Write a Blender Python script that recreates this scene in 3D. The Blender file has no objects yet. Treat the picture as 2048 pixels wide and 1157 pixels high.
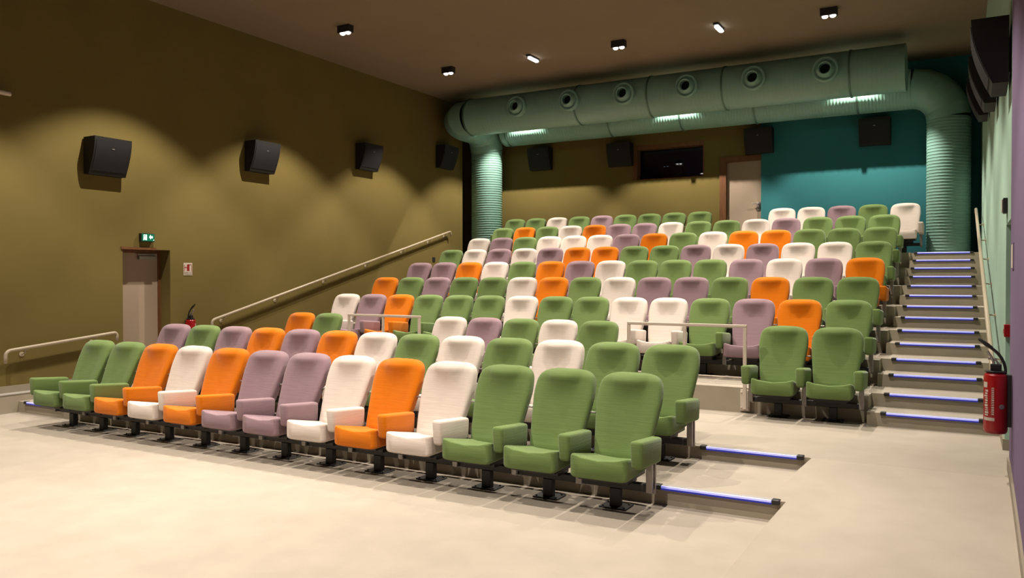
import bpy, bmesh, math, random
from mathutils import Vector, Matrix
random.seed(7)
C = bpy.context.scene
COL = C.collection
PI = math.pi

# ------------------------------------------------------------------ camera
CAM_F = 1615.41                                    # focal length in pixels of a 2048 px wide frame
yaw, pitch, roll = math.radians(29.579), math.radians(-0.780), math.radians(0.0081)
cd = bpy.data.cameras.new('camera'); cam = bpy.data.objects.new('camera', cd); COL.objects.link(cam)
cd.sensor_width = 36.0; cd.lens = 36.0*CAM_F/2048.0; cd.clip_start = 0.05
cam.location = (0, 0, 1.737)
cam.rotation_euler = (PI/2+pitch, roll, yaw)
C.camera = cam

# ------------------------------------------------------------------ world, exposure
w = bpy.data.worlds.new('world'); C.world = w; w.use_nodes = True
w.node_tree.nodes['Background'].inputs[0].default_value = (0.02, 0.018, 0.015, 1)
w.node_tree.nodes['Background'].inputs[1].default_value = 0.05
C.view_settings.view_transform = 'Standard'
C.view_settings.look = 'None'
C.view_settings.gamma = 1.0
C.view_settings.use_curve_mapping = False
C.view_settings.exposure = 0.0
C.cycles.use_denoising = True
C.cycles.max_bounces = 8
C.cycles.diffuse_bounces = 3
C.cycles.sample_clamp_indirect = 6.0
SPOT_W = 860.0
SPOT_COL = (1.0, 0.91, 0.79)
SPOT_SIZE = math.radians(97)
SPOT_BLEND = 0.32

# ------------------------------------------------------------------ materials
def srgb(r, g, b):
    f = lambda c: (c/255/12.92) if c/255 <= 0.04045 else ((c/255+0.055)/1.055)**2.4
    return (f(r), f(g), f(b), 1.0)

def mat(name, col, rough=0.6, metal=0.0, var=0.12, scale=6.0, bump=0.0, bscale=60.0, stretch=(1, 1, 1), spec=0.3, emit=None, estr=0.0):
    m = bpy.data.materials.new(name); m.use_nodes = True
    nt = m.node_tree; N = nt.nodes; L = nt.links
    p = N['Principled BSDF']
    p.inputs['Roughness'].default_value = rough; p.inputs['Metallic'].default_value = metal
    p.inputs['Specular IOR Level'].default_value = spec
    tc = N.new('ShaderNodeTexCoord'); mp = N.new('ShaderNodeMapping'); mp.inputs['Scale'].default_value = stretch
    L.new(tc.outputs['Object'], mp.inputs['Vector'])
    nz = N.new('ShaderNodeTexNoise'); nz.inputs['Scale'].default_value = scale; nz.inputs['Detail'].default_value = 5
    L.new(mp.outputs[0], nz.inputs['Vector'])
    cr = N.new('ShaderNodeValToRGB')
    cr.color_ramp.elements[0].position = 0.3; cr.color_ramp.elements[1].position = 0.7
    cr.color_ramp.elements[0].color = tuple(c*(1-var) for c in col[:3])+(1,)
    cr.color_ramp.elements[1].color = tuple(min(1, c*(1+var)) for c in col[:3])+(1,)
    L.new(nz.outputs['Fac'], cr.inputs['Fac']); L.new(cr.outputs['Color'], p.inputs['Base Color'])
    if bump:
        n2 = N.new('ShaderNodeTexNoise'); n2.inputs['Scale'].default_value = bscale; n2.inputs['Detail'].default_value = 3
        L.new(mp.outputs[0], n2.inputs['Vector'])
        b = N.new('ShaderNodeBump'); b.inputs['Strength'].default_value = bump; b.inputs['Distance'].default_value = 0.01
        L.new(n2.outputs['Fac'], b.inputs['Height']); L.new(b.outputs[0], p.inputs['Normal'])
    if emit:
        p.inputs['Emission Color'].default_value = emit; p.inputs['Emission Strength'].default_value = estr
    return m

def fabric(name, col):
    m = bpy.data.materials.new(name); m.use_nodes = True
    nt = m.node_tree; N = nt.nodes; L = nt.links; p = N['Principled BSDF']
    p.inputs['Roughness'].default_value = 0.95; p.inputs['Specular IOR Level'].default_value = 0.1
    p.inputs['Sheen Weight'].default_value = 0.15; p.inputs['Sheen Roughness'].default_value = 0.5
    tc = N.new('ShaderNodeTexCoord'); mp = N.new('ShaderNodeMapping'); mp.inputs['Scale'].default_value = (2, 2, 75)
    L.new(tc.outputs['Object'], mp.inputs['Vector'])
    nz = N.new('ShaderNodeTexNoise'); nz.inputs['Scale'].default_value = 2.2; nz.inputs['Detail'].default_value = 4
    L.new(mp.outputs[0], nz.inputs['Vector'])
    cr = N.new('ShaderNodeValToRGB')
    cr.color_ramp.elements[0].position = 0.3; cr.color_ramp.elements[1].position = 0.7
    cr.color_ramp.elements[0].color = tuple(c*0.92 for c in col[:3])+(1,)
    cr.color_ramp.elements[1].color = tuple(min(1, c*1.05) for c in col[:3])+(1,)
    L.new(nz.outputs['Fac'], cr.inputs['Fac']); L.new(cr.outputs['Color'], p.inputs['Base Color'])
    b = N.new('ShaderNodeBump'); b.inputs['Strength'].default_value = 0.35; b.inputs['Distance'].default_value = 0.004
    L.new(nz.outputs['Fac'], b.inputs['Height']); L.new(b.outputs[0], p.inputs['Normal'])
    return m

M = {}
M['green'] = fabric('green_fabric', srgb(94, 113, 64))
M['orange'] = fabric('orange_fabric', srgb(190, 101, 3))
M['white'] = fabric('cream_fabric', srgb(194, 181, 171))
M['purple'] = fabric('mauve_fabric', srgb(130, 106, 112))
M['floor'] = mat('beige_vinyl_floor', srgb(150, 140, 127), 0.75, var=0.06, scale=3.0, bump=0.12, bscale=90, spec=0.2)
M['riser'] = mat('taupe_riser_vinyl', srgb(148, 138, 120), 0.8, var=0.05, scale=5.0, bump=0.1, bscale=90, spec=0.15)
M['base'] = mat('taupe_skirting', srgb(134, 124, 108), 0.6, var=0.04)
M['olive'] = mat('olive_wall_paint', srgb(103, 90, 50), 0.9, var=0.05, scale=1.5, bump=0.05, bscale=40, spec=0.1)
M['teal'] = mat('teal_wall_paint', srgb(48, 104, 108), 0.9, var=0.04, scale=1.5, bump=0.05, bscale=40, spec=0.1)
M['mint'] = mat('mint_wall_paint', srgb(146, 172, 156), 0.9, var=0.04, scale=1.5, bump=0.05, bscale=40, spec=0.1)
M['violet'] = mat('violet_wall_paint', srgb(112, 96, 122), 0.9, var=0.04, scale=1.5, bump=0.05, bscale=40, spec=0.1)
M['ceil'] = mat('brown_ceiling_paint', srgb(120, 107, 89), 0.95, var=0.03, scale=1.0, spec=0.05)
M['screen'] = mat('dark_front_wall', srgb(40, 36, 34), 0.9, var=0.02)
M['duct'] = mat('mint_painted_steel', srgb(110, 146, 134), 0.42, var=0.04, scale=2.0, spec=0.5)
M['band'] = mat('dark_band_steel', srgb(84, 112, 100), 0.35, metal=0.6, var=0.05)
M['hole'] = mat('nozzle_throat', srgb(14, 20, 18), 0.9, var=0.02)
M['black'] = mat('black_metal', srgb(34, 32, 33), 0.45, var=0.08, spec=0.4)
M['cabinet'] = mat('black_speaker_cabinet', srgb(22, 20, 19), 0.7, var=0.08, bump=0.1, bscale=200)
M['grille'] = mat('speaker_grille', srgb(25, 23, 25), 0.8, var=0.15, scale=90, bump=0.3, bscale=250)
M['steel'] = mat('grey_bracket_steel', srgb(140, 134, 130), 0.4, metal=0.6, var=0.05)
M['rail'] = mat('beige_painted_rail', srgb(160, 146, 124), 0.35, var=0.03, spec=0.5)
M['guard'] = mat('grey_painted_steel', srgb(186, 172, 158), 0.45, metal=0.0, var=0.03, spec=0.5)
M['door'] = mat('taupe_door_laminate', srgb(150, 132, 114), 0.6, var=0.03, scale=2)
M['frame'] = mat('red_brown_wood_frame', srgb(98, 62, 36), 0.55, var=0.18, scale=5, stretch=(6, 6, 0.6))
M['glass'] = mat('dark_booth_glass', srgb(110, 120, 160), 0.02, var=0.05, spec=0.5)
M['booth'] = mat('booth_dark', srgb(34, 38, 60), 0.8, var=0.1)
M['red'] = mat('red_enamel', srgb(140, 8, 14), 0.3, var=0.05, spec=0.5)
M['rubber'] = mat('black_rubber', srgb(24, 26, 25), 0.45, var=0.1, spec=0.4)
M['paper'] = mat('white_label', srgb(180, 168, 156), 0.6, var=0.03)
M['signred'] = mat('sign_red', srgb(130, 18, 16), 0.6, var=0.03)
M['signgrey'] = mat('sign_grey', srgb(120, 112, 84), 0.6, var=0.03)
M['exit_green'] = mat('exit_sign_green', srgb(6, 92, 66), 0.4, var=0.03, emit=srgb(8, 110, 80), estr=0.35)
M['exit_white'] = mat('exit_sign_lit_white', srgb(225, 255, 245), 0.4, var=0.0, emit=(0.78, 1.0, 0.93, 1), estr=1.3)
M['led_top'] = mat('led_diffuser_pale', srgb(200, 200, 235), 0.3, var=0.0, emit=(0.20, 0.24, 1.0, 1), estr=0.5)
M['led_front'] = mat('led_diffuser_blue', srgb(30, 34, 110), 0.3, var=0.0, emit=(0.03, 0.05, 0.6, 1), estr=0.35)
M['alu'] = mat('nosing_aluminium', srgb(176, 170, 164), 0.35, metal=0.3, var=0.03)
M['lamp'] = mat('lamp_glow', (1, 1, 1, 1), 0.3, var=0.0, emit=(1.0, 0.93, 0.84, 1), estr=14.0)
M['lamp_cool'] = mat('cool_lamp_glow', (1, 1, 1, 1), 0.3, var=0.0, emit=(0.86, 0.95, 1.0, 1), estr=9.0)
M['ledwhite'] = mat('monitor_indicator', (1, 1, 1, 1), 0.3, var=0.0, emit=(0.9, 0.95, 1.0, 1), estr=0.6)

# ------------------------------------------------------------------ mesh helpers
def T(bm, vs, loc=(0, 0, 0), rot=None):
    if rot: bmesh.ops.rotate(bm, verts=vs, cent=(0, 0, 0), matrix=rot)
    bmesh.ops.translate(bm, verts=vs, vec=loc)

def box(bm, x0, x1, y0, y1, z0, z1, bev=0.0, seg=2, mi=0):
    co = [(x0,y0,z0),(x1,y0,z0),(x1,y1,z0),(x0,y1,z0),(x0,y0,z1),(x1,y0,z1),(x1,y1,z1),(x0,y1,z1)]
    vs = [bm.verts.new(c) for c in co]
    fs = [bm.faces.new([vs[i] for i in f]) for f in ((0,3,2,1),(4,5,6,7),(0,1,5,4),(1,2,6,5),(2,3,7,6),(3,0,4,7))]
    for f in fs: f.material_index = mi
    if bev > 0:
        es = list({e for f in fs for e in f.edges})
        bmesh.ops.bevel(bm, geom=es, offset=bev, segments=seg, profile=0.5, affect='EDGES')
    return vs

def prism(bm, pts, axis, a, b, bev=0.0, seg=2, mi=0):
    """extrude a closed outline along an axis (0,1,2) from a to b; pts are the other two coordinates in order"""
    def mk(p, t):
        return (t, p[0], p[1]) if axis == 0 else ((p[0], t, p[1]) if axis == 1 else (p[0], p[1], t))
    A = [bm.verts.new(mk(p, a)) for p in pts]; B = [bm.verts.new(mk(p, b)) for p in pts]
    n = len(pts); fs = [bm.faces.new(A[::-1]), bm.faces.new(B)]
    for i in range(n): fs.append(bm.faces.new((A[i], A[(i+1) % n], B[(i+1) % n], B[i])))
    for f in fs: f.material_index = mi
    if bev:
        es = list({e for f in fs for e in f.edges})
        bmesh.ops.bevel(bm, geom=es, offset=bev, segments=seg, profile=0.5, affect='EDGES')
    bmesh.ops.recalc_face_normals(bm, faces=[f for f in bm.faces])

def ring_skin(bm, rings, cap0=True, cap1=True, mi=0):
    V = [[bm.verts.new(p) for p in r] for r in rings]
    n = len(V[0])
    for a, b in zip(V[:-1], V[1:]):
        for i in range(n):
            f = bm.faces.new((a[i], a[(i+1) % n], b[(i+1) % n], b[i])); f.material_index = mi
    if cap0: bm.faces.new(V[0][::-1]).material_index = mi
    if cap1: bm.faces.new(V[-1]).material_index = mi
    return V

def frames(pts):
    pts = [Vector(p) for p in pts]; out = []
    t0 = (pts[1]-pts[0]).normalized()
    ref = Vector((0, 0, 1)) if abs(t0.z) < 0.9 else Vector((0, 1, 0))
    u = t0.cross(ref).normalized()
    for i, p in enumerate(pts):
        if i == 0: t = t0
        elif i == len(pts)-1: t = (pts[-1]-pts[-2]).normalized()
        else: t = ((pts[i]-pts[i-1]).normalized()+(pts[i+1]-pts[i]).normalized()).normalized()
        u = (u-t*u.dot(t)).normalized(); v = t.cross(u)
        out.append((p, t, u, v))
    return out

def tube(bm, pts, r, n=12, cap=True, mi=0):
    fr = frames(pts); rings = []
    for k, (p, t, u, v) in enumerate(fr):
        rr = r[k] if isinstance(r, (list, tuple)) else r
        s = 1.0
        rings.append([tuple(p+(u*math.cos(2*PI*i/n)+v*math.sin(2*PI*i/n))*rr*s) for i in range(n)])
    return ring_skin(bm, rings, cap, cap, mi)

def fillet(pts, rad, seg=6):
    pts = [Vector(p) for p in pts]; out = [pts[0]]
    for i in range(1, len(pts)-1):
        a, b, c = pts[i-1], pts[i], pts[i+1]
        d1 = (a-b); d2 = (c-b); l = min(rad, d1.length*0.49, d2.length*0.49)
        p0 = b+d1.normalized()*l; p1 = b+d2.normalized()*l
        for k in range(seg+1):
            t = k/seg; out.append(p0*(1-t)**2+b*2*t*(1-t)+p1*t*t)
    out.append(pts[-1]); return out

def lathe(bm, prof, axis_pt, axis_dir, n=32, mi=0, cap=False):
    """prof: list of (distance along axis, radius)"""
    d = Vector(axis_dir).normalized(); ref = Vector((0, 0, 1)) if abs(d.z) < 0.9 else Vector((1, 0, 0))
    u = d.cross(ref).normalized(); v = d.cross(u); o = Vector(axis_pt)
    rings = [[tuple(o+d*h+(u*math.cos(2*PI*i/n)+v*math.sin(2*PI*i/n))*max(r, 1e-4)) for i in range(n)] for h, r in prof]
    return ring_skin(bm, rings, cap, cap, mi)

def obj(name, bm, m, parent=None, smooth=False, loc=None):
    bmesh.ops.recalc_face_normals(bm, faces=bm.faces[:])
    me = bpy.data.meshes.new(name); bm.to_mesh(me); bm.free()
    for k in (m if isinstance(m, (list, tuple)) else [m]): me.materials.append(M[k])
    if smooth:
        for p in me.polygons: p.use_smooth = True
        if smooth != 'all':
            me.set_sharp_from_angle(angle=math.radians(smooth if not isinstance(smooth, bool) else 40))
    o = bpy.data.objects.new(name, me); COL.objects.link(o)
    if parent: o.parent = parent
    if loc: o.location = loc
    return o

def tag(o, label, cat, group=None):
    o['label'] = label; o['category'] = cat
    if group: o['group'] = group
    return o

def thing(name, label, cat, loc=(0, 0, 0), rz=0.0, group=None):
    o = bpy.data.objects.new(name, None); COL.objects.link(o)
    o.location = loc; o.rotation_euler = (0, 0, rz); o.empty_display_size = 0.1
    return tag(o, label, cat, group)

def struct(name, bm, m, label=None, smooth=False):
    o = obj(name, bm, m, None, smooth); o['kind'] = 'structure'
    if label: o['label'] = label
    return o

def nb(): return bmesh.new()

ORD = ['first','second','third','fourth','fifth','sixth','seventh','eighth','ninth','tenth','eleventh','twelfth','thirteenth','fourteenth','fifteenth','sixteenth']

# ------------------------------------------------------------------ room dimensions
XL, XR = -10.86, 0.27            # left and right wall planes
YB, YF = 17.55, -5.0             # back wall, front (screen) wall
ZC = 5.95                        # ceiling
Z3 = 0.20                        # cross aisle level at the third row
RISE = 0.2835
LEG_Y = [5.703, 6.826, 9.195] + [10.303+1.088*k for k in range(7)]
FLOOR_Z = [0.0, 0.14, 0.205] + [Z3+RISE*(k+1) for k in range(7)]
RIGHT_X = [-2.33, -2.374, -1.268, -1.289, -1.31, -1.333, -1.325, -1.333, -1.362, -1.085]
PITCH = 0.57
TX0, TX1 = -9.75, -0.93          # seating tiers between the two aisles
def xr(y): return XR if y < 8.3 else XR-(y-8.3)*0.0119     # right wall drifts slightly

# ---- floor: front slab, two shallow steps, cross aisle and the side ramp
bm = nb()
def quad(*c, mi=0):
    f = bm.faces.new([bm.verts.new(p) for p in c]); f.material_index = mi
XA, XB2 = -1.24, -1.13           # foot and top of the ramp's flank
L0 = XL
zr1, zr2 = 0.145, 0.25
quad((L0,YF,0),(XA,YF,0),(XA,5.93,0),(L0,5.93,0))
quad((XA,YF,0),(1.2,YF,0),(1.2,4.55,0),(XA,4.55,0))
quad((XA,4.55,0),(XB2,4.55,0),(XB2,5.93,zr1),(XA,5.93,0))
quad((XB2,4.55,0),(1.2,4.55,0),(1.2,5.93,zr1),(XB2,5.93,zr1))
quad((XA,5.93,.14),(XB2,5.93,zr1),(XB2,7.0,zr2),(XA,7.0,.14))
quad((XB2,5.93,zr1),(1.2,5.93,zr1),(1.2,7.0,zr2),(XB2,7.0,zr2))
quad((L0,5.93,.14),(XA,5.93,.14),(XA,7.0,.14),(L0,7.0,.14))
quad((L0,5.93,0),(XA,5.93,0),(XA,5.93,.14),(L0,5.93,.14), mi=1)
f = bm.faces.new([bm.verts.new(p) for p in ((XA,5.93,0),(XB2,5.93,zr1),(XA,5.93,.14))]); f.material_index = 1
quad((L0,7.0,.14),(XA,7.0,.14),(XA,7.0,zr2),(L0,7.0,zr2), mi=1)
f = bm.faces.new([bm.verts.new(p) for p in ((XA,7.0,.14),(XB2,7.0,zr2),(XA,7.0,zr2))]); f.material_index = 1
quad((-11.6,7.0,zr2),(1.2,7.0,zr2),(1.2,9.32,Z3),(-11.6,9.32,Z3))
bmesh.ops.remove_doubles(bm, verts=bm.verts[:], dist=1e-4)
struct('floor', bm, ['floor', 'riser'], 'beige speckled vinyl floor with shallow steps and a ramp', 55)

def step_box(name, x0, x1, y0, z0, z1, label=None):
    bm = nb(); box(bm, x0, x1, y0, YB, z0, z1)
    bm.faces.ensure_lookup_table()
    for f in bm.faces:
        f.normal_update()
        f.material_index = 0 if f.normal.z > 0.5 else 1
    return struct(name, bm, ['floor', 'riser'], label)
for k in range(7):
    step_box('seating_tier', TX0, TX1, LEG_Y[2+k]+0.105, 0.0 if k == 0 else Z3+RISE*k, Z3+RISE*(k+1))
STEP_Y = []
for i in range(14):
    k = i//2
    STEP_Y.append(9.12+1.09*k+(0.45 if i % 2 else 0.0))
for i in range(14):
    z0 = 0.0 if i == 0 else Z3+RISE/2*i; z1 = Z3+RISE/2*(i+1)
    step_box('aisle_step', TX1, 0.30, STEP_Y[i], z0, z1)
    step_box('aisle_step', XL, TX0, STEP_Y[i], z0, z1)

# ---- walls
bm = nb()
DY0, DY1, DZ = 7.517, 8.33, 2.17
box(bm, XL-.4, XL, YF, DY0, 0, ZC); box(bm, XL-.4, XL, DY1, 16.67, 0, ZC); box(bm, XL-.4, XL, DY0, DY1, DZ, ZC)
struct('wall_left', bm, 'olive', 'olive brown painted side wall')
bm = nb(); box(bm, -11.9, -11.6, 16.67, YB, 0, ZC); box(bm, -11.6, XL-.4, 16.57, 16.67, 0, ZC)
struct('wall_left.001', bm, 'olive')
WX0, WX1, WZ0, WZ1 = -6.78, -5.10, 3.97, 4.77
BX0, BX1, BZ1 = -4.76, -3.88, 4.36
bm = nb()
for a in ((-11.9, WX0, 0, ZC), (WX0, WX1, 0, WZ0), (WX0, WX1, WZ1, ZC), (WX1, BX0, 0, ZC), (BX0, BX1, BZ1, ZC)):
    box(bm, a[0], a[1], YB, YB+.3, a[2], a[3])
struct('wall_back', bm, 'olive', 'olive part of the back wall')
bm = nb(); box(bm, BX1, 0.7, YB, YB+.3, 0, ZC)
struct('wall_back.001', bm, 'teal', 'teal part of the back wall')
bm = nb()
prism(bm, [(xr(8.3), 8.3), (xr(YB), YB), (0.7, YB), (0.7, 8.3)], 2, 0, ZC)
prism(bm, [(XR, 7.36), (XR, 8.3), (0.7, 8.3), (0.7, 7.36)], 2, 2.20, ZC)
struct('wall_right', bm, 'mint', 'pale mint side wall')
bm = nb(); box(bm, XR, 0.7, YF, 7.35, 0, ZC)
struct('wall_right.001', bm, 'violet', 'violet side wall beside the camera')
bm = nb(); box(bm, -11.9, 1.0, YF-.3, YF, 0, ZC)
struct('wall_front', bm, 'screen')
bm = nb(); box(bm, -11.9, 1.0, YF-.3, YB+.3, ZC, ZC+.2)
struct('ceiling', bm, 'ceil', 'dark brown flat ceiling')

# ---- skirtings and plinth
bm = nb(); box(bm, XL, -10.71, YF, 7.0, 0, .235)
struct('baseboard_left', bm, 'riser')
bm = nb(); box(bm, XL, -10.705, YF, 7.0, .235, .247)
struct('trim_1', bm, 'alu')
bm = nb(); box(bm, XL, XL+.02, YF, 7.45, .247, .335)
struct('baseboard_left.001', bm, 'base')
bm = nb(); box(bm, XL, XL+.02, 8.33, 9.05, .2, .3)
struct('baseboard_left.002', bm, 'base')
bm = nb()
prism(bm, [(YF, 0), (4.55, 0), (5.93, zr1), (7.0, zr2), (7.35, .243), (7.35, .343), (7.0, .35), (5.93, .245), (4.55, .1), (YF, .1)], 0, XR-.015, XR)
struct('baseboard_right', bm, 'base')
bm = nb(); box(bm, XR-.015, .6, 8.285, 8.3, .2, .32); box(bm, XR-.015, XR, 8.3, 9.12, .2, .32)
struct('baseboard_right.001', bm, 'base')

# ---- doors and window
bm = nb(); box(bm, -11.16, -11.10, DY0+.03, DY1-.05, .235, DZ-.05)
d = struct('door_1', bm, 'door', 'taupe flush door in the olive side wall')
bm = nb(); box(bm, -11.165, -11.085, DY0, DY0+.03, .22, DZ); box(bm, -11.165, -11.085, DY1-.05, DY1, .22, DZ); box(bm, -11.165, -11.085, DY0+.03, DY1-.05, DZ-.05, DZ)
box(bm, XL-.02, XL+.015, DY0-.03, DY1-.25, DZ-.005, DZ+.03)
obj('door_frame', bm, 'frame', d)
bm = nb(); box(bm, -11.10, -11.05, DY1-.40, DY1-.10, DZ-.15, DZ-.09, .008); box(bm, -11.07, -11.055, DY1-.42, DY1-.12, DZ-.08, DZ-.065)
obj('door_closer', bm, 'steel', d)
bm = nb(); box(bm, BX0+.14, BX1, YB+.06, YB+.11, 2.17, BZ1-.12)
d = struct('door_2', bm, 'door', 'taupe door in the back wall beside the teal paint')
bm = nb(); box(bm, BX0, BX0+.14, YB-.02, YB+.14, 2.17, BZ1); box(bm, BX0+.14, BX1, YB-.02, YB+.14, BZ1-.12, BZ1)
obj('door_frame', bm, 'frame', d)
bm = nb(); box(bm, BX1-.1, BX1-.03, YB+.045, YB+.06, 3.18, 3.36, .006)
tube(bm, fillet([(BX1-.065, YB+.06, 3.32), (BX1-.065, YB-.0, 3.32), (BX1-.19, YB-.0, 3.33)], .02, 4), .011, 8)
obj('door_handle', bm, 'steel', d, True)
bm = nb(); box(bm, .60, .66, 7.36, 8.3, .2, 2.2)
struct('door_3', bm, 'teal')
bm = nb()   # booth window: deep wooden lining and a pane
box(bm, WX0, WX0+.12, YB-.01, YB+.29, WZ0, WZ1); box(bm, WX1-.03, WX1, YB-.01, YB+.29, WZ0, WZ1)
box(bm, WX0+.12, WX1-.03, YB-.01, YB+.29, WZ1-.10, WZ1); box(bm, WX0+.12, WX1-.03, YB-.01, YB+.29, WZ0, WZ0+.02)
wf = struct('window_1', bm, 'frame', 'dark projection booth window with red brown wooden lining')
bm = nb(); box(bm, WX0+.12, WX1-.03, YB+.20, YB+.212, WZ0+.02, WZ1-.10)
gl = obj('window_pane', bm, 'glass', wf)
gm = M['glass']; gp = gm.node_tree.nodes['Principled BSDF']
gp.inputs['Transmission Weight'].default_value = 1.0; gp.inputs['IOR'].default_value = 1.45
# booth behind the pane
for bx in ((-7.6, -4.2, YB+1.9, YB+2.0, 3.3, 5.4), (-7.7, -7.6, YB+.3, YB+2.0, 3.3, 5.4), (-4.3, -4.2, YB+.3, YB+1.9, 3.3, 5.4),
           (-7.6, -4.3, YB+.3, YB+1.9, 3.2, 3.3), (-7.6, -4.3, YB+.3, YB+1.9, 5.4, 5.5)):
    bm = nb(); box(bm, *bx); struct('wall_booth', bm, 'booth')
pj = thing('projector', 'boxy projector dimly seen behind the dark booth window', 'projector', (-6.0, YB+.9, 3.3))
bm = nb(); box(bm, -.32, .32, -.35, .35, .62, 1.10, .03); obj('body', bm, 'booth', pj)
bm = nb(); box(bm, -.22, .22, -.25, .25, 0.002, .62, .02); obj('pedestal', bm, 'black', pj)
bm = nb(); lathe(bm, [(0, .09), (.10, .09), (.10, .07), (.06, .06)], (.12, -.35, .9), (0, -1, 0), 20, cap=True); obj('lens', bm, 'black', pj, True)
bm = nb(); box(bm, -.22, -.18, -.352, -.345, 1.02, 1.03); box(bm, -.14, -.10, -.352, -.345, 1.02, 1.03); obj('indicator_light', bm, 'ledwhite', pj)

ld = bpy.data.lights.new('booth_blue_fill', 'POINT'); ld.energy = 4.0; ld.color = (0.35, 0.5, 1.0); ld.shadow_soft_size = .1  # added fill light, no visible source: tints the dark booth blue
lo = bpy.data.objects.new('booth_blue_fill', ld); COL.objects.link(lo); lo.location = (-5.2, YB+.7, 5.0)

# ------------------------------------------------------------------ cinema seats
def back_front(z): return 0.05+0.42*(z-0.40)
def backrest_bm():
    bm = nb(); n = 52; rings = []
    z0, zt = 0.33, 0.985
    zs = [z0+0.006*0, z0+.012, z0+.03] + [z0+.03+(0.80-z0-.03)*k/12 for k in range(1, 13)]
    zs += [0.80+(zt-0.80)*math.sin(k/11*PI/2) for k in range(1, 12)]
    for z in zs:
        wv = 0.212+0.053*min(1, max(0, (z-.36)/.40))**0.9
        th = 0.066
        s = 0
        if z > 0.80:
            s = min(0.9995, (z-0.80)/(zt-0.80))
            wv *= (1-s**3.7)**(1/3.7)*0.96+0.04*(1-s)
            wv = max(wv, 0.02)
        if z > 0.90:
            q = min(.9995, (z-.90)/(zt-.90)); th *= max(.06, (1-q**2.6)**(1/2.6))
        if z < z0+.03:
            q = 1-(z-z0)/.03; th *= (1-0.5*q*q); wv -= .02*q*q
        ring = []
        for i in range(n):
            a = 2*PI*i/n; c, s2 = math.cos(a), math.sin(a)
            e = 2/4.2
            x = wv*math.copysign(abs(c)**e, c); y = th*math.copysign(abs(s2)**e, s2)
            yy = back_front(z)+0.066+y
            if y < 0:
                k = (-y/th)
                u = x/0.262
                d = 0.022*max(0, 1-(u/.86)**2)*min(1, max(0, (0.92-z)/.16))
                zu = .768+.13*(abs(x)/.14)**2.2                # headrest leans forward above a U-shaped crease
                d -= .36*max(0, min(z, .925)-zu)*max(0, 1-(abs(x)/.235)**4)
                roll = 0.006*math.exp(-((z-.94)/.03)**2)
                yy += k*(d-roll)
            ring.append((x, yy, z))
        rings.append(ring)
    ring_skin(bm, rings); return bm
def cushion_bm():
    bm = nb(); n = 56; rings = []
    ys = [-.352, -.348, -.338, -.32, -.29, -.24, -.18, -.12, -.05, .02, .08, .12, .135]
    for j, y in enumerate(ys):
        q = {0: .80, 1: .88, 2: .95, 3: .985}.get(j, 1.0)
        if j == len(ys)-1: q = .9
        t = (y+.352)/.487
        wv = (0.228-0.022*t)*(.4+.6*q) if j < 4 else 0.228-0.022*t
        zb, ztop = 0.272+.01*t+(1-q)*.06, 0.446-.085*t-(1-q)*.05
        zc, h = (zb+ztop)/2, (ztop-zb)/2
        ring = []
        for i in range(n):
            a = 2*PI*i/n; c, s = math.cos(a), math.sin(a); e = 2/10.0
            x = wv*math.copysign(abs(c)**e, c); z = zc+h*math.copysign(abs(s)**e, s)
            if s > 0:
                u = x/.228; z += (0.050*abs(u)**2.6-0.026)*s**.5*(1-.5*t)
            else:
                x *= 1-.03*abs(s)
            ring.append((x, y, z))
        rings.append(ring)
    ring_skin(bm, rings); return bm
def armrest_bm(x):
    bm = nb()
    vs = box(bm, x-.05, x+.05, -.335, .10, .375, .582)
    bm.verts.ensure_lookup_table()
    for v in bm.verts:
        if v.co.y > 0: v.co.z -= .035 if v.co.z > .5 else .02
        if v.co.z < .5: v.co.x = x+(v.co.x-x)*.86; v.co.y += .012 if v.co.y < 0 else 0
    bmesh.ops.bevel(bm, geom=bm.edges[:], offset=.026, segments=3, profile=.5, affect='EDGES')
    return bm
def post_bm():
    bm = nb(); box(bm, -.042, .042, -.03, .03, .008, .150, .006, 1); return bm
def plate_bm():
    bm = nb(); box(bm, -.11, .11, -.075, .09, 0, .01, .003, 1)
    for sx in (-.085, .085):
        for sy in (-.05, .06): lathe(bm, [(0, .009), (.008, .009), (.01, .004)], (sx, sy, .01), (0, 0, 1), 8, cap=True)
    return bm
def beam_bm():
    bm = nb(); box(bm, -PITCH/2+.001, PITCH/2-.001, -.032, .032, .150, .205, .004, 1); return bm
def pan_bm():
    bm = nb(); box(bm, -.19, .19, -.28, .12, .250, .285, .006, 1); box(bm, -.15, .15, -.14, .05, .205, .250, .004, 1); return bm
def bracket_bm(x):
    bm = nb(); box(bm, x-.024, x+.024, -.065, -.035, .150, .385, .004, 1); box(bm, x-.016, x+.016, .034, .054, .125, .375, .004, 1); return bm
def clip_bm():
    bm = nb(); y = back_front(.66)+.07
    box(bm, PITCH/2-.027, PITCH/2+.021, y-.012, y+.012, .655, .668, .003, 1); return bm

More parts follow.
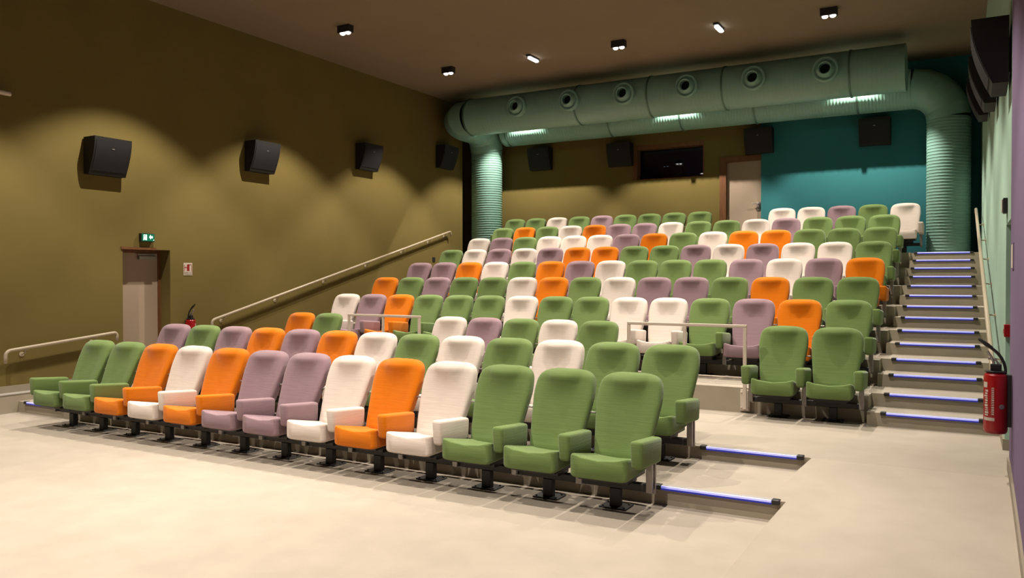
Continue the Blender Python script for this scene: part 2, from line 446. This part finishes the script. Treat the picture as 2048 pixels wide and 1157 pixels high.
def data(name, bm, m, smooth):
    o = obj(name, bm, m, None, smooth); me = o.data; bpy.data.objects.remove(o); return me
COLN = {'G': 'green', 'O': 'orange', 'W': 'white', 'P': 'purple'}
WORD = {'G': 'green', 'O': 'orange', 'W': 'cream white', 'P': 'mauve'}
SM = {}
for k, cn in COLN.items():
    SM[k] = dict(backrest=data('backrest', backrest_bm(), cn, 'all'), cushion=data('cushion', cushion_bm(), cn, 50),
                 armR=data('armrest', armrest_bm(PITCH/2), cn, 40), armL=data('armrest', armrest_bm(-PITCH/2), cn, 40))
SC = dict(post=data('post', post_bm(), 'black', False), plate=data('plate', plate_bm(), 'black', False), beam=data('beam', beam_bm(), 'black', False),
          pan=data('pan', pan_bm(), 'black', False), brR=data('br', bracket_bm(PITCH/2), 'steel', False), brL=data('br', bracket_bm(-PITCH/2), 'steel', False),
          clip=data('clip', clip_bm(), 'steel', False))
def part(name, me, parent):
    o = bpy.data.objects.new(name, me); COL.objects.link(o); o.parent = parent; return o
ROWS = ['GGOWOPPWOWGGG', 'PGPOPOWGWGWGG', 'OG---WPGWG---GG', 'WPOGGGWGGWWGPOG', 'OGPGGWOGWPPGOGG', 'PPOWGOPWGGGPWPO',
        'GWPWPOOGGPWPWWG', 'WPGWWWPOGWOOGGG', 'GOGWOPPWGGWPGGG', 'GGWGPGGGG--WWPGW']
ROWN = ['front row', 'second row', 'third row', 'fourth row', 'fifth row', 'sixth row', 'seventh row', 'eighth row', 'ninth row', 'back row']
for r, s in enumerate(ROWS):
    n = len(s); cnt = 0; tot = sum(c != '-' for c in s)
    for j, c in enumerate(s):
        if c == '-': continue
        x = RIGHT_X[r]-(n-1-j)*PITCH
        first = j == 0 or s[j-1] == '-'; last = j == n-1 or s[j+1] == '-'
        pos = 'at the left end of' if cnt == 0 else ('at the right end of' if cnt == tot-1 else ORD[cnt]+' from the left in')
        lab = '%s upholstered cinema seat with armrest, %s the %s' % (WORD[c], pos, ROWN[r])
        cnt += 1
        t = thing('cinema_seat', lab, 'seat', (x, LEG_Y[r], FLOOR_Z[r]), 0, 'upholstered cinema seats')
        part('backrest', SM[c]['backrest'], t); part('seat_cushion', SM[c]['cushion'], t)
        part('armrest', SM[c]['armR'], t)
        if first: part('armrest', SM[c]['armL'], t); part('armrest_bracket', SC['brL'], t)
        part('leg_post', SC['post'], t); part('foot_plate', SC['plate'], t); part('support_beam', SC['beam'], t)
        part('seat_pan', SC['pan'], t); part('armrest_bracket', SC['brR'], t)
        if not last: part('back_clip', SC['clip'], t)

# ------------------------------------------------------------------ step lights
def step_light(x0, x1, y, z, label):
    t = thing('step_light', label, 'step light', ((x0+x1)/2, y, z), 0, 'blue step lights')
    L = (x1-x0)/2; e = .055
    bm = nb(); box(bm, -L+e, L-e, -.012, .034, .0005, .011); obj('nosing_profile', bm, 'alu', t)
    bm = nb(); box(bm, -L+e, L-e, -.026, -.012, -.009, .010, .003, 1); obj('pale_diffuser', bm, 'led_top', t)
    bm = nb(); box(bm, -L+e, L-e, -.022, -.0005, -.022, -.009); obj('blue_diffuser', bm, 'led_front', t)
    for sx in (-1, 1):
        a, b = sorted((sx*(L-e), sx*L))
        bm = nb(); box(bm, a, b, -.030, .034, -.022, .014, .006, 2)
        obj('end_cap', bm, 'black', t)
    return t
step_light(-2.10, -1.17, 5.93, .14, 'blue step light on the lowest step right of the front row')
step_light(-2.06, -1.19, 7.0, .25, 'blue step light on the step right of the second row')
step_light(-10.56, -9.72, 5.93, .14, 'blue step light left of the front row, near the low handrail')
for i in range(14):
    lab = 'blue step light on the %s stair of the right aisle, counted from the bottom' % ORD[i]
    if i == 13: lab = 'blue step light on the top stair of the right aisle, below the duct'
    sh = -0.013*(STEP_Y[i]-9.1)
    step_light(-.80+sh*.9, .135+sh, STEP_Y[i], Z3+RISE/2*(i+1), lab)
step_light(-10.74, -9.84, STEP_Y[5], Z3+RISE/2*6, 'blue step light in the left aisle, glimpsed left of the fourth row')

# ------------------------------------------------------------------ handrails
def handrail(pts, r, label, br, wallx, side):
    t = thing('handrail', label, 'handrail', pts[0])
    o = Vector(pts[0])
    bm = nb(); tube(bm, [Vector(p)-o for p in fillet(pts, .09, 6)], r, 14); obj('rail', bm, 'rail', t, 'all')
    for p in br:
        p = Vector(p)-o; wx = wallx(p.y+o.y)-o.x
        bm = nb()
        tube(bm, fillet([(p.x, p.y, p.z-r*.8), (p.x, p.y, p.z-.075), (wx, p.y, p.z-.085)], .03, 4), .008, 8)
        lathe(bm, [(0, .032), (.008, .032), (.010, .02)], (wx, p.y, p.z-.085), (side, 0, 0), 14, cap=True)
        box(bm, p.x-.012, p.x+.012, p.y-.04, p.y+.04, p.z-r-.006, p.z-r+.004)
        obj('wall_bracket', bm, 'rail', t, True)
    return t
xw = XL+.085
low = lambda y: .80+(y-5.85)*.0985
handrail([(xw, 5.80, low(5.8)-.16), (xw, 5.80, low(5.80)), (xw, 7.36, low(7.36)), (xw, 7.36, low(7.36)-.12)], .023,
         'short beige handrail on the olive wall left of the front row', [(xw, y, low(y)) for y in (6.05, 7.02)], lambda y: XL, 1)
up = lambda y: 1.047+(y-9.05)*.2584
handrail([(xw, 9.05, up(9.05)-.13), (xw, 9.05, up(9.05)), (xw, 16.02, up(16.02)), (xw, 16.05, up(16.02)-.10)], .023,
         'long beige handrail climbing the olive wall beside the left stairs', [(xw, y, up(y)) for y in (9.3, 10.5, 11.75, 13.0, 14.2, 15.2, 15.85)], lambda y: XL, 1)
rr = lambda y: .342+.2566*(y-9.1)+.76
xh = lambda y: xr(y)-.10
handrail([(xh(8.5)+.01, 8.5, rr(8.5)-.16), (xh(8.5)+.01, 8.5, rr(8.5)), (xh(16.3), 16.3, rr(16.3)), (xh(16.3), 16.35, rr(16.3)-.08)], .023,
         'pale handrail along the mint wall beside the right stairs', [(xh(y), y, rr(y)) for y in (8.9, 10.3, 11.6, 12.9, 14.1, 15.3)], xr, -1)

# ------------------------------------------------------------------ guard rails in front of the wheelchair spaces
def guard(x0, x1, label):
    y = 9.27; t = thing('guard_rail', label, 'guard rail', ((x0+x1)/2, y, Z3+RISE), 0, 'grey guard rails')
    L = (x1-x0)/2; zt = 1.205-Z3-RISE
    bm = nb(); box(bm, -L-.02, L+.02, -.02, .02, zt-.035, zt, .006, 2); obj('top_rail', bm, 'guard', t)
    bm = nb(); box(bm, -L+.02, L-.02, -.008, .008, .11, .125, .002, 1); obj('lower_bar', bm, 'guard', t)
    for x in (-L, 0, L):
        bm = nb(); box(bm, x-.02, x+.02, -.02, .005, -.24, zt-.035, .004, 1)
        obj('post', bm, 'guard', t)
        bm = nb(); box(bm, x-.055, x+.055, .006, .026, -.26, -.02, .003, 1)
        for sx in (-.04, .04):
            for z in (-.05, -.225): lathe(bm, [(0, .011), (.006, .011), (.009, .006)], (x+sx, .006, z), (0, -1, 0), 8, cap=True)
        obj('fixing_plate', bm, 'guard', t)
guard(-8.05, -6.765, 'grey steel guard rail before the left wheelchair gap in the third row')
guard(-3.62, -2.22, 'grey steel guard rail before the right wheelchair gap in the third row')

# ------------------------------------------------------------------ air ducts
def ribbed(bm, p0, p1, r, n=56, pitch=.056, h=.007):
    p0, p1 = Vector(p0), Vector(p1); Lr = (p1-p0).length; k = max(1, int(Lr/pitch)); st = Lr/k
    prof = []
    for i in range(k):
        a = i*st; prof += [(a, r), (a+st*.62, r), (a+st*.74, r+h), (a+st*.88, r+h)]
    prof.append((Lr, r))
    lathe(bm, prof, p0, p1-p0, n)
def gores(bm, pts, r, n=56):
    """segmented elbow: mitred straight gores between the given centre points"""
    fr = frames(pts); rings = []
    for k, (p, t, u, v) in enumerate(fr):
        if 0 < k < len(fr)-1:
            a = (Vector(pts[k])-Vector(pts[k-1])).normalized(); s = 1/max(.6, t.dot(a)); nrm = (Vector(pts[k+1])-Vector(pts[k])).normalized()-a
            bd = (nrm-t*nrm.dot(t)); bd = bd.normalized() if bd.length > 1e-6 else u
        else: s, bd = 1, u
        ring = []
        for i in range(n):
            q = (u*math.cos(2*PI*i/n)+v*math.sin(2*PI*i/n))*r
            q = q+bd*q.dot(bd)*(s-1); ring.append(tuple(p+q))
        rings.append(ring)
    for a, b in zip(rings[:-1], rings[1:]): ring_skin(bm, [a, b], False, False)
def arc(a, b, c, k, rad):
    """points of a fillet at b between a and c"""
    a, b, c = Vector(a), Vector(b), Vector(c); d1 = (a-b).normalized(); d2 = (c-b).normalized()
    th = math.acos(max(-1, min(1, d1.dot(d2)))); l = rad/math.tan(th/2)
    ce = b+(d1+d2).normalized()*(rad/math.sin(th/2)); s = b+d1*l-ce; e = b+d2*l-ce
    ang = PI-th; out = []
    for i in range(k+1):
        t = i/k; out.append(ce+(s*math.sin((1-t)*ang)+e*math.sin(t*ang))/math.sin(ang))
    return out
def band(bm, p, d, r, wd=.03, h=.014):
    lathe(bm, [(-wd/2, r-.002), (-wd/2, r+h), (wd/2, r+h), (wd/2, r-.002)], p, d, 56)

# front duct with six jet nozzles, elbow and left column
YD, ZD, RD = 15.5, 5.365, .405
XC, YC, RC = -10.36, 17.0, .375
d1 = thing('air_duct', 'mint front air duct with six round nozzles, dropping as column at left corner', 'air duct', (XC, YC, FLOOR_Z[9]-.142))
o = Vector(d1.location)
def rel(p): return Vector(p)-o
CA = Vector((XC-.02, YD, ZD)); CB = Vector((XC, YC, ZD-.02))
a1 = arc((-5, YD, ZD), CA, CB, 3, .55)
a2 = arc(CA, CB, (XC, YC, 0), 3, .50)
bm = nb(); ribbed(bm, rel((-1.0, YD, ZD)), rel((a1[0].x, YD, ZD)), RD, pitch=.075, h=.0012)
lathe(bm, [(0, .001), (0, RD+.004), (.02, RD+.004), (.02, RD)], rel((-.985, YD, ZD)), (-1, 0, 0), 56)
obj('duct_run', bm, 'duct', d1, 30)
bm = nb(); gores(bm, [rel(p) for p in a1+a2], RD-.01); obj('elbow', bm, 'duct', d1, 30)
bm = nb(); ribbed(bm, rel(a2[-1]), rel((XC, YC, FLOOR_Z[9]-.142)), RC); obj('column', bm, 'duct', d1, 30)
for x in (a1[0].x, -7.12, -5.55, -4.08, -1.86):
    bm = nb(); band(bm, rel((x, YD, ZD)), (1, 0, 0), RD+.003); obj('joint_band', bm, 'band', d1, 30)
bm = nb(); band(bm, rel(a2[-1]), (0, 0, 1), RC, .025, .012); obj('joint_band', bm, 'band', d1, 30)
for x in (-8.50, -7.27, -6.07, -4.80, -3.55, -2.31):
    el = math.radians(0); nd = Vector((0, -math.cos(el), math.sin(el))); p = rel((x+.08, YD, ZD))+Vector((0, -math.cos(.06), math.sin(.06)))*(RD-.04)
    bm = nb()
    lathe(bm, [(h*1.1, q*1.1) for h, q in [(0, .185), (.10, .185), (.115, .20), (.135, .20), (.15, .185), (.145, .165), (.13, .15), (.20, .105), (.215, .10), (.21, .085), (.15, .08), (.12, .078)]], p, nd, 36)
    nz = obj('air_nozzle', bm, 'duct', d1, 30)
    bm = nb(); lathe(bm, [(.13, .001), (.13, .087), (.132, .087)], p, nd, 24); obj('nozzle_throat', bm, 'hole', nz)

# rear duct and right column
YR, ZR, RR = 17.08, 5.315, .375
XC2 = -.37
d2 = thing('air_duct', 'mint rear air duct below the ceiling, dropping as ribbed column at right corner', 'air duct', (XC2, YR, FLOOR_Z[9]))
o = Vector(d2.location)
a3 = arc((-5, YR, ZR), (XC2, YR, ZR), (XC2, YR, 0), 5, .62)
bm = nb(); ribbed(bm, rel((-9.86, YR, ZR)), rel(a3[0]), RR, pitch=.06, h=.003)
lathe(bm, [(0, .001), (0, RR), (.004, RR)], rel((-9.86, YR, ZR)), (1, 0, 0), 56)
obj('duct_run', bm, 'duct', d2, 30)
bm = nb(); gores(bm, [rel(p) for p in a3], RR-.005); obj('elbow', bm, 'duct', d2, 30)
bm = nb(); ribbed(bm, rel(a3[-1]), rel((XC2, YR, FLOOR_Z[9])), .365); obj('column', bm, 'duct', d2, 30)
for x in (-9.70, -7.05, -5.42, -3.86, -1.92):
    bm = nb(); band(bm, rel((x, YR, ZR)), (1, 0, 0), RR+.004); obj('joint_band', bm, 'band', d2, 30)

# ------------------------------------------------------------------ loudspeakers
def speaker(loc, rz, label, group, sc=1.0):
    """origin on the wall at the cabinet's foot; local +x points away from the wall"""
    t = thing('loudspeaker', label, 'loudspeaker', loc, rz, group)
    W, H = .285, .52
    front = [(.13+.15*math.sin(k/10*PI*.5)**1.0, H*k/10) for k in range(11)]
    pts = [(.02, 0)] + front + [(.02, H)]
    bm = nb(); A = [[(x, y, z) for x, z in pts] for y in (-W, W)]
    ring_skin(bm, A)
    bmesh.ops.recalc_face_normals(bm, faces=bm.faces[:])
    obj('cabinet', bm, 'cabinet', t, 30)
    bm = nb(); g = []
    for k in range(1, 10): g.append((front[k][0]+.006, front[k][1]))
    for k in range(9, 0, -1): g.append((front[k][0]-.004, front[k][1]))
    ring_skin(bm, [[(x, y, z) for x, z in g] for y in (-W+.025, W-.025)]); obj('front_grille', bm, 'grille', t, 30)
    bm = nb(); x = front[7][0]+.007; box(bm, x, x+.003, -.02, .02, front[7][1]-.006, front[7][1]+.006); obj('badge', bm, 'steel', t)
    bm = nb(); box(bm, 0, .03, -.08, .08, .12, .40, .004, 1); obj('wall_mount', bm, 'black', t)
    return t
wl = ['nearest the side door', 'second from the camera', 'third from the camera', 'nearest the back corner']
for i, y in enumerate((7.20, 10.10, 12.97, 15.80)):
    speaker((XL, y, 3.20+.129*(y-7.2)), 0, 'black loudspeaker high on the olive side wall, %s' % wl[i], 'black wall loudspeakers')
wr = ['nearest the camera', 'behind the nearest one', 'third along']
for i, y in enumerate((7.68, 10.3, 13.0)):
    speaker((xr(y), y, 3.23+.129*(y-7.4)), PI, 'black loudspeaker high on the mint wall, %s' % wr[i], 'black wall loudspeakers')
wb = ['left of the pair left of the booth window', 'just left of the booth window', 'above the back door', 'on the teal paint']
for i, (x, z) in enumerate(((-9.10, 4.36), (-7.03, 4.31), (-3.90, 4.37), (-1.66, 4.36))):
    speaker((x, YB, z), -PI/2, 'black loudspeaker on the back wall, %s' % wb[i], 'black wall loudspeakers')

# ------------------------------------------------------------------ ceiling downlights (a lamp's own light is built with it)
def downlight(x, y, label, light=True):
    t = thing('twin_downlight', label, 'ceiling light', (x, y, ZC), 0, 'black twin downlights')
    bm = nb(); box(bm, -.125, .125, -.065, .065, -.12, 0, .004, 1); obj('housing', bm, 'black', t)
    for sx in (-.058, .058):
        bm = nb(); lathe(bm, [(0, .046), (.012, .046), (.026, .036), (.034, .018), (.036, .002)], (sx, 0, -.114), (0, 0, -1), 18, cap=True)
        obj('lamp', bm, 'lamp', t, 'all')
    ld = bpy.data.lights.new('lamp_beam', 'SPOT'); ld.energy = SPOT_W; ld.color = SPOT_COL
    ld.spot_size = SPOT_SIZE; ld.spot_blend = SPOT_BLEND; ld.shadow_soft_size = .014
    lo = bpy.data.objects.new('lamp_beam', ld); COL.objects.link(lo); lo.parent = t; lo.location = (0, 0, -.16)
    return t
LX = (-9.1, -5.46, -1.95)
LNX = ('left', 'middle', 'right')
for y, nm in ((16.32, 'above the gap between the two air ducts'), (13.46, 'in the row before the front air duct'), (10.40, 'above the fourth row of seats'),
              (7.36, 'above the second row of seats'), (4.32, 'above the floor before the front row'), (1.28, 'above the floor near the camera')):
    for x, nx in zip(LX, LNX):
        downlight(x, y, 'black twin downlight on the ceiling, %s one %s' % (nx, nm))
for x, y, nm in ((-7.27, 13.63, 'left of the middle downlight'), (-3.68, 13.49, 'right of the middle downlight')):
    t = thing('emergency_spotlight', 'small cool white spotlight on the ceiling, %s before the duct' % nm, 'ceiling light', (x, y, ZC), 0, 'small cool white spotlights')
    bm = nb(); box(bm, -.045, .045, -.22, .17, -.035, 0, .01, 2); obj('housing', bm, 'black', t)
    bm = nb(); box(bm, -.04, .04, -.17, .17, -.075, -.03, .03, 3); obj('diffuser', bm, 'lamp_cool', t, True)

# ------------------------------------------------------------------ signs and safety items
t = thing('exit_sign', 'green illuminated exit sign above the side door', 'sign', (XL, 7.90, 2.285)); t.scale = (.85, .76, .84)
bm = nb(); box(bm, 0, .07, -.15, .15, 0, .15, .004, 1); obj('housing', bm, 'black', t)
bm = nb(); box(bm, .07, .074, -.14, .14, .012, .14); obj('green_panel', bm, 'exit_green', t)
bm = nb(); X0, X1 = .0742, .0765
def flat(pts): prism(bm, pts, 0, X0, X1)
box(bm, X0, X1, -.055, -.030, .03, .125); box(bm, X0, X1, -.105, -.045, .115, .125); box(bm, X0, X1, -.105, -.095, .03, .115)      # doorway
flat([(-.085, .09), (-.07, .105), (-.056, .09), (-.064, .062), (-.056, .032), (-.07, .032), (-.078, .055), (-.09, .032), (-.112, .030), (-.108, .042), (-.095, .045), (-.086, .066)])   # runner
flat([(.02, .085), (.055, .125), (.055, .102), (.10, .102), (.10, .066), (.055, .066), (.055, .042)])     # arrow
flat([(.112, .024), (.13, .030), (.13, .042), (.118, .036)])
obj('pictogram', bm, 'exit_white', t)

t = thing('fire_sign', 'white and red fire extinguisher sign on the olive wall right of the door', 'sign', (XL, 8.655, 1.78))
bm = nb(); box(bm, 0, .006, -.082, .082, 0, .20); obj('panel', bm, 'paper', t)
bm = nb(); box(bm, .006, .008, -.018, .026, .07, .168); box(bm, .006, .008, -.012, .06, .165, .176); box(bm, .006, .008, -.062, -.022, .118, .13); box(bm, .006, .008, -.07, -.062, .06, .165); box(bm, .006, .008, .068, .074, .06, .165)
obj('pictogram', bm, 'signred', t)
bm = nb(); box(bm, .006, .008, -.076, 0, .036, .048); box(bm, .006, .008, .01, .076, .040, .046); box(bm, .006, .008, -.076, .076, .014, .022)
obj('caption', bm, 'signgrey', t)

def extinguisher(loc, rz, label, big):
    """origin at the cylinder's foot; local -y faces the viewer, wall on local +x"""
    t = thing('fire_extinguisher', label, 'fire extinguisher', loc, rz, 'red fire extinguishers')
    r = .078
    bm = nb(); lathe(bm, [(0, r*.86), (.012, r*.97), (.03, r), (.40, r), (.425, r*.95), (.445, r*.74), (.452, r*.45)], (0, 0, 0), (0, 0, 1), 32, cap=True); obj('cylinder', bm, 'red', t, 30)
    bm = nb(); lathe(bm, [(0, r*.9), (.006, r*.9), (.01, r*.6)], (0, 0, .447), (0, 0, 1), 24, cap=True); box(bm, -.035, .035, -.025, .025, .455, .505, .006, 2); obj('valve_head', bm, 'rubber', t)
    bm = nb(); tube(bm, [(-.01, -.01, .50), (-.025, -.012, .55), (-.055, -.014, .60)], .009, 8); tube(bm, [(.02, .0, .50), (-.0, 0, .535), (-.05, -.0, .545)], .008, 8); obj('lever', bm, 'steel', t, True)
    bm = nb(); tube(bm, fillet([(.05, .0, .30), (.064, 0, .49), (.02, -.0, .58), (-.045, -.0, .635)], .12, 6), [.010]*8+[.011]*8, 10)
    lathe(bm, [(0, .012), (.04, .016), (.10, .010), (.11, .006)], (-.025, 0, .62), (-.72, 0, .55), 12, cap=True); obj('hose', bm, 'rubber', t, True)
    bm = nb()
    def patch(a0, a1, z0, z1, rr=r+.001, k=6):
        P = [[(rr*math.sin(a0+(a1-a0)*i/k), -rr*math.cos(a0+(a1-a0)*i/k), z) for i in range(k+1)] for z in (z0, z1)]
        A = [bm.verts.new(p) for p in P[0]]; B = [bm.verts.new(p) for p in P[1]]
        for i in range(k): bm.faces.new((A[i], A[i+1], B[i+1], B[i]))
    patch(-1.25, -.75, .335, .375); patch(-1.15, -.10, .095, .118)
    rnd = random.Random(3); z = .13
    while z < .32:                                   # illegible upright lettering in two columns
        h = rnd.uniform(.008, .018); patch(-1.15+rnd.uniform(0, .2), -.62-rnd.uniform(0, .12), z, z+h); z += h+.006
    z = .14
    while z < .33:
        h = rnd.uniform(.006, .011); patch(-.36, -.14, z, z+h, k=3); z += h+.006
    obj('printed_label', bm, 'paper', t)
    bm = nb(); lathe(bm, [(0, .018), (.004, .018), (.006, .012)], (.036, -.066, .20), (.5, -1, 0), 16, cap=True); obj('round_seal', bm, 'steel', t)
    bm = nb(); box(bm, r*.55, r+.022, -.03, .03, .05, .43, .003, 1); obj('wall_bracket', bm, 'black', t)
    return t
extinguisher((.166, 6.9, .60), 0, 'red fire extinguisher hung on the violet wall at the right edge', True)
extinguisher((XL+.105, 8.62, .64), PI*.0+PI, 'red fire extinguisher on the olive wall, behind the second row', False)

t = thing('alarm_call_point', 'red square fire alarm call point in the mint door recess', 'alarm', (.305, 8.3, 1.22))
bm = nb(); box(bm, -.048, .05, -.05, 0, 0, .11, .006, 2); obj('red_box', bm, 'red', t)
bm = nb(); box(bm, -.056, -.048, -.03, 0, .03, .07, .002, 1); obj('side_tab', bm, 'paper', t)
t = thing('wall_intercom', 'small black box with white edge on the mint wall above the door', 'intercom', (XR, 8.05, 2.285))
bm = nb(); box(bm, -.035, 0, -.06, .06, 0, .13, .006, 2); obj('black_box', bm, 'black', t)
bm = nb(); box(bm, -.044, -.035, -.02, .062, .012, .118, .003, 1); obj('white_rim', bm, 'paper', t)
bm = nb(); box(bm, -.008, 0, -.03, -.022, -.085, 0); obj('cable_trunking', bm, 'mint', t)
t = thing('wall_notice', 'thin pale notice seen edge-on on the violet wall', 'notice', (XR, 6.9, 1.80))
bm = nb(); box(bm, -.008, 0, -.12, .12, 0, .19); obj('panel', bm, 'violet', t)
bm = nb(); box(bm, -.010, -.008, -.11, .11, .01, .18); obj('print', bm, 'paper', t)
t = thing('wall_socket', 'small dark socket plate on the olive wall below the upper handrail', 'socket', (XL, 15.44, 2.12))
bm = nb(); box(bm, 0, .015, -.05, .05, 0, .10, .003, 1); obj('plate', bm, 'black', t)
bm = nb(); box(bm, .015, .018, -.02, .02, .03, .07); obj('outlet', bm, 'rubber', t)
t = thing('wall_pipe', 'pale grey pipe end on the olive wall at the left picture edge', 'pipe', (XL+.12, 5.55, 4.12))
bm = nb(); tube(bm, [(0, -.5, 0), (0, .32, -.02)], .03, 12); obj('tube', bm, 'guard', t, True)
bm = nb(); box(bm, -.12, .0, -.02, .02, -.02, .02); obj('bracket', bm, 'guard', t)
